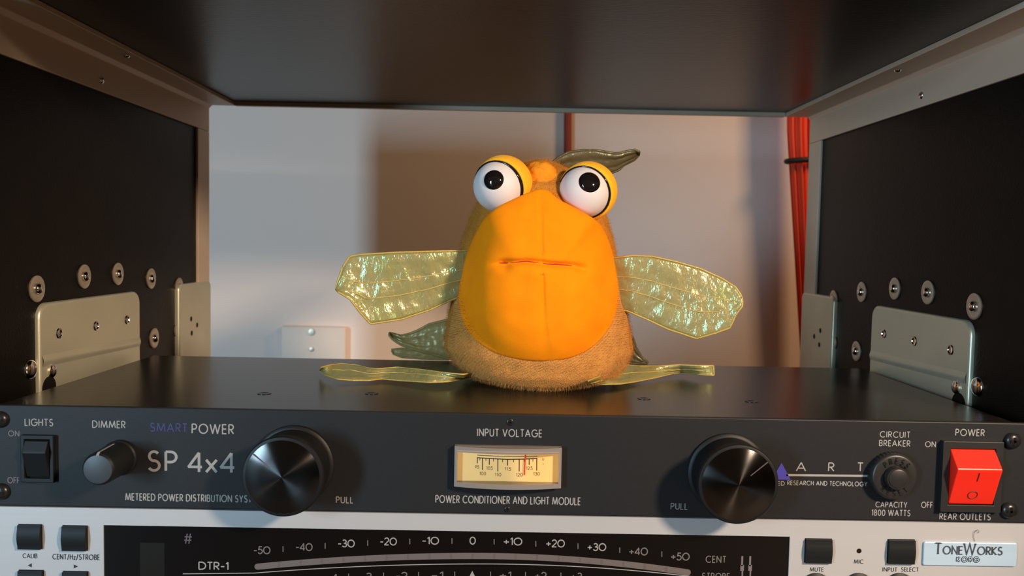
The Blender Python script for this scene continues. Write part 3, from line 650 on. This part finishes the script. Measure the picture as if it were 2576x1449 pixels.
# a stray hair on the tuner
hp = [at(2452, 1362, -.35), at(2449, 1350, -.35), at(2450, 1341, -.6), at(2455, 1335, -1.0), at(2460, 1333, -.8), at(2463, 1338, -.5), at(2460, 1341, -.4)]
hr = MB().tube(hp, .09, 6).build('stray_hair', M_['ink_dark'], smooth=60); tag(hr, 'tiny curled dark hair clinging to the silver tuner above its metal badge', 'hair')

# ------------------------------------------------------------------ wall plate, cord and cloth behind the case
p = at(712, 818, YW); q = at(874, 818, YW)
wp = thing('wall_plate', ((p.x+q.x)/2, YW, p.z-85), 'cream rectangular socket plate screwed to the wall behind the case', 'wall plate')
m = MB(); rbox(m, p.x, q.x, YW-10.0, YW, p.z-85, p.z, 2.5); m.build('plate', M_['wall_plate'], wp, bevel=1.5, seg=3)
for py in (833, 876):
    c_ = at(790, py, YW); MB().lathe([(4.0 if py < 850 else 2.8, 0), (3.6 if py < 850 else 2.5, .9), (.0001, 1.2)], (c_.x, YW-10.0, c_.z), (0,-1,0), 20).build('plate_screw', M_['washer'], wp, smooth=50)
c0 = at(1430, 292, 514)
cord = MB().tube([(c0.x+(.8*math.sin(k*.5)), 514.5, 420-k*19) for k in range(28)], 4.2, 14).build('red_cord', M_['red_cord'], smooth=60)
tag(cord, 'dark red cord hanging down the wall behind the orange plush fish', 'cord')
cl = thing('hanging_cloth', (335, 472, -106), 'orange red cloth strip hanging behind the case, gathered by a black tie', 'cloth')
YCL = 472.0
rows = []
for i in range(60):
    py = -150 + i*28
    e = at(1982+max(0, min(1, (py-330)/560))*34, py, YCL); wtop = 36-max(0, min(1, (py-330)/560))*15
    rows.append([(e.x+wtop*j/24, YCL+3.5*math.sin(j*1.35+.4)+2*math.sin(j*.6), e.z) for j in range(25)])
rows = [r for r in rows if r[0][2] > -106]
back_ = [[(x, y+1.6, z) for x, y, z in r] for r in rows]
MB().grid(rows).grid(back_).build('cloth', M_['red_cloth'], cl, smooth=170)
p = at(1986, 394, YCL-8); q = at(1986, 408, YCL-8)
MB().tube([(p.x+.5+17+17*math.cos(k*PI/16), YCL+1+10*math.sin(k*PI/16), (p.z+q.z)/2+1.0*math.cos(k*PI/16)) for k in range(32)], 2.8, 8, True).build('tie', M_['tie'], cl, smooth=60, label='black tie')

# ------------------------------------------------------------------ plush fish
FB = (12, 100, 0)
fish = thing('plush_fish', FB, 'orange plush fish toy with bulging white eyes standing on the black unit', 'plush toy')
def lerp_tab(tab, x):
    if x <= tab[0][0]: return tab[0][1]
    for (a_, va), (b_, vb) in zip(tab, tab[1:]):
        if x <= b_:
            t = (x-a_)/(b_-a_); t = t*t*(3-2*t)*.35 + t*.65; return va+(vb-va)*t
    return tab[-1][1]
# silhouette readings (photo row, left edge, right edge) turned into half widths by height at the body's own depth
SIL = [(404,1345,1385),(412,1315,1405),(425,1283,1432),(450,1246,1468),(490,1214,1500),(530,1192,1519),(560,1179,1530),(600,1166,1541),(640,1158,1549),(680,1152,1556),(740,1140,1566),(790,1129,1577),(830,1122,1585),(870,1119,1589),(900,1136,1577),(930,1165,1552),(958,1212,1508)]
YM = 104.0
tabL, tabR = [], []
for py, l, r in SIL:
    a_ = at(l, py, YM); b_ = at(r, py, YM); z_ = (a_.z+b_.z)/2; tabL.append((z_, a_.x)); tabR.append((z_, b_.x))
tabL.reverse(); tabR.reverse()
zlo, zhi = tabL[0][0], tabL[-1][0]
tabL = [(0, at(1262, 975, 90).x)]+[t for t in tabL if t[0] > 3]; tabR = [(0, at(1450, 975, 90).x)]+[t for t in tabR if t[0] > 3]
YFRONT = [(0, 62), (3, 57), (8, 53.5), (16, 52), (30, 52), (50, 55), (80, 60), (100, 66), (110, 72), (118, 80), (124, 90), (130, 102)]
YBACK = [(0, 140), (6, 150), (20, 158), (60, 156), (90, 148), (110, 136), (120, 126), (130, 108)]
def body_dims(z):
    xl, xr = lerp_tab(tabL, z), lerp_tab(tabR, z); return (xl+xr)/2, (xr-xl)/2, lerp_tab(YFRONT, z), lerp_tab(YBACK, z)
def front_y(x, z):
    cx, hw, yf, yb = body_dims(max(0, min(zhi, z))); t = min(.93, abs(x-cx)/max(hw, 1)); ym = (yf+yb)/2
    return ym-(ym-yf)*(1-t**2.3)**(1/2.3)
rows = []; NZ, NT = 90, 120
for i in range(NZ+1):
    z = zhi*(1-math.cos(PI*i/NZ))/2
    cx, hw, yf, yb = body_dims(z); ym = (yf+yb)/2; dd = (yb-yf)/2; e = 2/2.3; row = []
    for k in range(NT):
        a_ = 2*PI*k/NT; ca, sa = math.cos(a_), math.sin(a_)
        v = Vector((cx+hw*math.copysign(abs(ca)**e, ca), ym-dd*math.copysign(abs(sa)**e, sa), z))
        nz = noise.noise(v*.11)*.9+noise.noise(v*.5)*.25
        v += Vector((ca, -sa, 0))*nz*(.2+.8*min(1, z/10)); row.append(v)
    rows.append(row)
m = MB().grid(rows, False, True); m.f.append(tuple(range(NT))); bb = len(m.v); m.f.append(tuple(range(bb-NT, bb)))
body = m.build('body', M_['fur'], fish, smooth=170)
body.data.materials.append(M_['fur_back'])     # the tan front gore ends at side seams; sides, back and crown are darker plush
for p_ in body.data.polygons:
    x_, y_, z_ = (p_.center.x/S+FB[0], p_.center.y/S+FB[1], p_.center.z/S)
    cx_, hw_, yf_, yb_ = body_dims(max(0, min(zhi, z_)))
    if y_ > yf_+(yb_-yf_)*.30 or z_ > 62: p_.material_index = 1

# short pile of the plush
def pile(o, n, length, slot, seed):
    md = o.modifiers.new('plush_pile', 'PARTICLE_SYSTEM'); ps = md.particle_system; ps.seed = seed; st = ps.settings
    st.type = 'HAIR'; st.count = n; st.hair_length = length*S; st.hair_step = 3; st.material = slot
    st.root_radius = .10; st.tip_radius = .03; st.radius_scale = S; st.use_modifier_stack = False
    st.brownian_factor = .00035; st.child_type = 'NONE'; st.emit_from = 'FACE'; st.use_emit_random = True
    st.roughness_2 = .0
gf, gb = body.vertex_groups.new(name='front_pile'), body.vertex_groups.new(name='back_pile')
fi = {v_ for p_ in body.data.polygons if p_.material_index == 0 for v_ in p_.vertices}
gf.add(list(fi), 1.0, 'REPLACE'); gb.add([v_.index for v_ in body.data.vertices if v_.index not in fi], 1.0, 'REPLACE')
pile(body, 13000, 1.7, 1, 3); body.particle_systems[0].vertex_group_density = 'front_pile'
pile(body, 12000, 1.5, 2, 5); body.particle_systems[1].vertex_group_density = 'back_pile'

# face: padded velour panel over the front of the body
FACE = [(1354,476),(1336,482),(1317,489),(1287,503),(1255,519),(1224,543),(1203,573),(1186,608),(1172,645),(1160,690),(1154,735),(1156,775),(1166,812),(1187,845),(1218,872),(1258,892),(1310,905),(1370,909),(1425,903),(1472,885),(1510,855),(1538,815),(1552,775),(1556,730),(1552,690),(1545,650),(1535,615),(1520,580),(1505,560),(1486,545),(1462,531),(1438,518),(1416,507),(1400,497),(1388,486),(1376,478)]
def closed_spline(pts, n):
    out = []; N = len(pts)
    for k in range(n):
        t = k*N/n; i = int(t); f = t-i; p0, p1, p2, p3 = (pts[(i+j-1) % N] for j in range(4))
        out.append(tuple(.5*((2*p1[d])+(-p0[d]+p2[d])*f+(2*p0[d]-5*p1[d]+4*p2[d]-p3[d])*f*f+(-p0[d]+3*p1[d]-3*p2[d]+p3[d])*f**3) for d in (0, 1)))
    return out
NO = 160; OUT = closed_spline(FACE, NO); RIM = []
for px, py in OUT:
    y = 60
    for _ in range(12):
        p = at(px, py, y); y = .5*y+.5*(front_y(p.x, p.z)-.6)
    if py < 560: y = min(y, 60+(560-py)*.02)
    RIM.append(y)
for _ in range(14): RIM = [(RIM[i-1]+RIM[i]+RIM[(i+1) % NO])/3 for i in range(NO)]
CPX, CPY = 1360, 715
def face_r(px, py, r):
    e = min(.985, math.hypot((px-1357)/206, (py-708)/(212 if py > 708 else 246))); t = r**7; return e*(1-t)+t
def face_c(py): return 42.0 + 10.0*max(0, (760-py)/280)**2
MOUTH = [(1236,664),(1262,661),(1290,660),(1325,658),(1358,661),(1390,665),(1420,667),(1444,669),(1470,676)]
def mouth_y(px): return lerp_tab(MOUTH, px)
def crease(px, py):
    d = 0.0
    if 1210 < px < 1500:
        tap = min(1, max(0, (px-1225)/40))*min(1, max(0, (1485-px)/35)); d += 2.9*tap*math.exp(-((py-mouth_y(px))/7.0)**2)
    d += 2.2*math.exp(-((px-1270)/16)**2-((py-668)/14)**2) + 2.2*math.exp(-((px-1468)/15)**2-((py-676)/14)**2)
    sx = 1359 + (py-480)*.028
    wv = 1.0 if py < 640 else (0.2 if py < 690 else 1.3)
    d += wv*.75*math.exp(-((px-sx)/5.0)**2)
    d += .5*math.exp(-((px-sx-(1 if py > 700 else 0)*0)/22)**2)*(1 if py > 690 else .4)
    d -= 1.0*math.exp(-((px-1345)/24)**2-((py-690)/16)**2)
    return d
rows = []; NR = 60
for i in range(NR+1):
    r = i/NR; row = []
    for k in range(NO):
        px = CPX+(OUT[k][0]-CPX)*r; py = CPY+(OUT[k][1]-CPY)*r
        yc = face_c(py)
        f = 1-(1-face_r(px, py, r)**2.6)**.58
        y = yc+(RIM[k]-yc)*f + crease(px, py)*(1-r**6)
        p = at(px, py, y); p.y += noise.noise(p*.09)*.7*(1-r**4); row.append(p)
    rows.append(row)
back_row = [at(CPX+(OUT[k][0]-CPX)*.97, CPY+(OUT[k][1]-CPY)*.97, RIM[k]+6) for k in range(NO)]
face = MB().grid(rows+[back_row], False, True).build('face', M_['face'], fish, smooth=170)
def face_y(px, py):
    r = .0; dx, dy = px-CPX, py-CPY; best = min(range(NO), key=lambda k: -((OUT[k][0]-CPX)*dx+(OUT[k][1]-CPY)*dy)/(math.hypot(OUT[k][0]-CPX, OUT[k][1]-CPY)*max(1e-6, math.hypot(dx, dy))))
    r = min(1, math.hypot(dx, dy)/math.hypot(OUT[best][0]-CPX, OUT[best][1]-CPY)); yc = face_c(py)
    return yc+(RIM[best]-yc)*(1-(1-face_r(px, py, r)**2.6)**.58)+crease(px, py)*(1-r**6)
for seg_, rad in (([(1256+i*3.2, 0) for i in range(8)], .42), ([(1285+i*3.4, 0) for i in range(22)], .30), ([(1366+i*3.6, 0) for i in range(21)], .42)):
    pth = []
    for px, _ in seg_:
        py = mouth_y(px)+.8*math.sin(px*.07); pth.append(at(px, py, face_y(px, py)-.1))
    n_ = len(pth); m = MB().tube(pth, [rad*(.35+.65*math.sin(PI*(j+.5)/n_)) for j in range(n_)], 8)
    m.build('mouth', M_['red_thread'], face, smooth=60, label='dark red stitched mouth')

# eyes
def sphere(m, c_, R, n=40):
    return m.lathe([(max(1e-4, R*math.sin(PI*k/n)), -R*math.cos(PI*k/n)) for k in range(n+1)], c_, (0,-1,0), 56)
def eye(px, py, rpx, ppx, ppy, prpx, lid_off, lid_axis):
    Y = 74.0; c_ = at(px, py, Y); R = rpx*(Y-CAM.y)/FPX
    ball = sphere(MB(), c_, R).build('eyeball', M_['eye_white'], fish, smooth=170)
    v = ray(ppx, ppy).normalized(); b_ = v.dot(c_-CAM); disc = b_*b_-((c_-CAM).length_squared-R*R); hit = CAM+v*(b_-math.sqrt(max(0, disc)))
    ax = (hit-c_).normalized(); pr = prpx*(Y-R-CAM.y)/FPX*1.03
    s0 = math.sqrt(max(0, R*R-pr*pr))-.25
    MB().lathe([(pr, s0-.3), (pr, s0+.25), (pr*.93, s0+.9), (pr*.75, s0+1.75), (pr*.45, s0+2.45), (.0001, s0+2.75)], c_, ax, 40).build('pupil', M_['eye_black'], ball, smooth=60)
    A0 = Vector(lid_axis).normalized(); s1 = A0.cross(Vector((0,0,1))).normalized(); s2 = s1.cross(A0)
    MB().tube([c_+A0*1.2+(s1*math.cos(k*PI/32)+s2*math.sin(k*PI/32))*(R+.3) for k in range(64)], .5, 8, True).build('lid_gap_shade', M_['eye_black'], ball, smooth=60)  # black ring stands in for the shadow gap between ball and lid
    # cup shaped lid round the back of the ball
    lc = c_+Vector(lid_off); A = Vector(lid_axis).normalized(); R2 = R+2.2; prof = []
    amax = math.radians(104)
    for k in range(25): a_ = PI-(PI-math.radians(180-104))*k/24; prof.append((max(1e-4, R2*math.sin(a_)), R2*math.cos(a_)))
    for k in range(7): a_ = math.radians(76)+math.radians(-9)*math.sin(PI*k/6)*.4; rr = R2-1.7*k/6; prof.append((rr*math.sin(a_), rr*math.cos(a_)))
    for k in range(1, 21): a_ = math.radians(76)+(PI-math.radians(76))*k/20; prof.append((max(1e-4, (R2-1.7)*math.sin(a_)), (R2-1.7)*math.cos(a_)))
    MB().lathe(prof, lc, A, 64).build('eyelid', M_['lid'], fish, smooth=60)
eye(1255, 469, 64, 1241, 451, 25, (2.4, 3.0, 1.2), (-.42, -.80, -.30))
eye(1471, 483, 64.5, 1484, 456, 27, (1.9, 3.0, .7), (-.38, -.84, -.28))
# tuft between the eyes
m = MB()
for (px, py, rx, sz) in ((1358, 450, 10.5, .95), (1392, 455, 6.0, .9)):
    c_ = at(px, py, 85); q = MB(); sphere(q, (0, 0, 0), rx, 24)
    m.add([c_+Vector((v.x, v.y, v.z*sz)) for v in q.v], q.f)
for v in m.v: v += Vector((noise.noise(v*.25), noise.noise(v*.25+Vector((9,0,0))), noise.noise(v*.25+Vector((0,9,0)))))*.9
m.build('forehead_tuft', mat('orange_plush', (.74,.25,.015), .9, noise_amt=.3, noise_scale=160, bump=.8, bump_scale=500, Specular_IOR_Level=.1), fish, smooth=170)

# fins
def resample(pts, n):
    L = [0]
    for a_, b_ in zip(pts, pts[1:]): L.append(L[-1]+math.dist(a_, b_))
    out = []
    for k in range(n):
        s_ = L[-1]*k/(n-1); i = max(j for j in range(len(L)) if L[j] <= s_+1e-9); i = min(i, len(pts)-2); f = (s_-L[i])/max(1e-9, L[i+1]-L[i])
        out.append(tuple(pts[i][d]+(pts[i+1][d]-pts[i][d])*f for d in range(len(pts[0]))))
    return out
def fin(name, top, bot, place, thick, wr, film_, nu=60, nv=26, rays=(.42, .64), seed=0, label=None):
    # top/bot: matching edges of the fin from root to tip (photo readings); place(px,py,u,v) gives the point in the scene
    T_, B_ = resample(top, nu), resample(bot, nu); mid = []
    for i in range(nu):
        row = []
        for j in range(nv):
            v = j/(nv-1); px = T_[i][0]+(B_[i][0]-T_[i][0])*v; py = T_[i][1]+(B_[i][1]-T_[i][1])*v
            row.append(place(px, py, i/(nu-1), v))
        mid.append(row)
    def nrm(i, j):
        a_ = mid[min(i+1, nu-1)][j]-mid[max(i-1, 0)][j]; b_ = mid[i][min(j+1, nv-1)]-mid[i][max(j-1, 0)]
        c_ = a_.cross(b_); return c_.normalized() if c_.length > 1e-6 else Vector((0,-1,0))
    fr, bk = [], []
    for i in range(nu):
        a_, b_ = [], []
        for j in range(nv):
            u, v = i/(nu-1), j/(nv-1); n_ = nrm(i, j); edge = min(1, 7*v, 7*(1-v), 9*(1-u)+.0)
            t = thick*math.sqrt(max(0, edge))*(.55+.45*abs(math.sin(PI*v*2.6+.3)))
            p = mid[i][j]; q = Vector((u*9+seed, v*3.3, seed)); wv = wr*edge*(noise.noise(q)*1.1+.7*noise.noise(q*2.6)+.4*abs(noise.noise(q*6)))
            a_.append(p+n_*(t+wv)); b_.append(p-n_*(t-wv*.6))
        fr.append(a_); bk.append(b_)
    near_ = fr if fr[nu//2][nv//2].y < bk[nu//2][nv//2].y else bk
    f = MB().grid(fr).grid(bk).build(name, M_[film_], fish, smooth=170, merge=True, label=label)
    rim = [mid[i][0] for i in range(nu)]+[mid[nu-1][j] for j in range(1, nv)]+[mid[i][nv-1] for i in range(nu-2, -1, -1)]
    MB().tube(rim, thick*.55+.12, 8).build('fin_edge', M_['trim'] if film_ == 'film' else M_[film_], f, smooth=60)
    for vv in rays:
        j = vv*(nv-1); j0 = int(j); pth = [near_[i][j0].lerp(near_[i][min(j0+1, nv-1)], j-j0) for i in range(1, int(nu*.93))]
        MB().tube(pth, .32, 6).build('stitched_ray', M_['trim'], f, smooth=60)
    return f
fin('pectoral_fin', [(1190,628),(1155,631),(1100,632),(1000,635),(910,640),(880,645),(862,672),(848,712),(845,728)], [(1190,735),(1155,747),(1130,757),(1080,780),(1010,803),(932,815),(905,785),(880,752),(852,735)],
    lambda px, py, u, v: at(px, py, 82-14*u+5*math.sin(u*5)*(v-.5)), .8, 1.0, 'film', seed=1, label='fin with squared tip')
fin('pectoral_fin', [(1525,650),(1555,648),(1590,643),(1640,645),(1700,658),(1760,675),(1815,700),(1850,722),(1866,745),(1868,762)], [(1525,765),(1553,776),(1580,783),(1620,800),(1680,828),(1752,852),(1800,838),(1836,825),(1852,790),(1866,772)],
    lambda px, py, u, v: at(px, py, 82-14*u+4*math.sin(u*6)*(v-.5)), .8, 1.0, 'film', seed=5, rays=(.38, .62), label='fin with pointed lower corner')
def floor_fin(z0, z1, wave, ph):
    def pl(px, py, u, v): return atz(px, py, max(1.6, z0+(z1-z0)*(1-v)+wave*math.sin(u*7+ph)))
    return pl
fin('pelvic_fin', [(1185,938),(1165,942),(1120,938),(1060,930),(1000,924),(950,928),(925,926),(900,919),(860,915),(830,918),(808,924)], [(1185,948),(1165,952),(1130,960),(1080,962),(1000,957),(960,953),(930,957),(890,957),(850,954),(820,945),(804,932)],
    floor_fin(2.2, 7, .8, .5), .6, .5, 'film', seed=9, rays=(.45,), label='fin lying flat, tip spread towards the left handle')
fin('pelvic_fin', [(1480,958),(1520,942),(1545,925),(1570,918),(1610,921),(1660,921),(1710,918),(1760,920),(1795,920)], [(1480,968),(1500,967),(1560,966),(1600,960),(1650,950),(1690,940),(1720,936),(1760,942),(1796,944)],
    floor_fin(2.4, 8, .7, 1.5), .6, .5, 'film', seed=12, rays=(.5,), label='narrow twisted fin lying flat')
fin('dorsal_fin', [(1385,412),(1405,396),(1430,383),(1465,378),(1500,378),(1545,386),(1562,385),(1575,381),(1598,377),(1608,382)], [(1385,430),(1405,440),(1430,450),(1470,450),(1505,445),(1530,438),(1556,428),(1570,415),(1596,402),(1607,390)],
    lambda px, py, u, v: at(px, py, 112+10*u+6*v), 1.2, .5, 'film_dark', rays=(), seed=15, label='olive fin curling back from the head')
fin('tail_fin', [(1200,800),(1150,804),(1120,806),(1080,816),(1050,832),(1030,840),(1008,845),(990,840),(980,838)], [(1200,905),(1150,905),(1120,900),(1085,890),(1055,882),(1035,877),(1010,868),(990,855),(980,845)],
    lambda px, py, u, v: at(px, py, 166+6*u-4*v), 1.4, .7, 'film_tail', rays=(), seed=18, label='olive tail lobe curling left behind the body')
fin('tail_fin', [(1130,893),(1090,890),(1050,882),(1010,877),(985,880)], [(1130,904),(1090,903),(1060,902),(1010,898),(990,890)],
    lambda px, py, u, v: at(px, py, 174+3*u), 1.2, .5, 'film_tail', rays=(), seed=21, nu=30, nv=10, label='low brown tail lobe')
fin('tail_fin', [(1540,830),(1560,832),(1580,838),(1592,850),(1600,875),(1615,900),(1628,910)], [(1540,905),(1560,908),(1575,912),(1590,914),(1605,915),(1618,915),(1628,915)],
    lambda px, py, u, v: at(px, py, 160), 1.4, .4, 'film_dark', rays=(), seed=24, nu=30, nv=14, label='dark tail lobe at the right of the body')
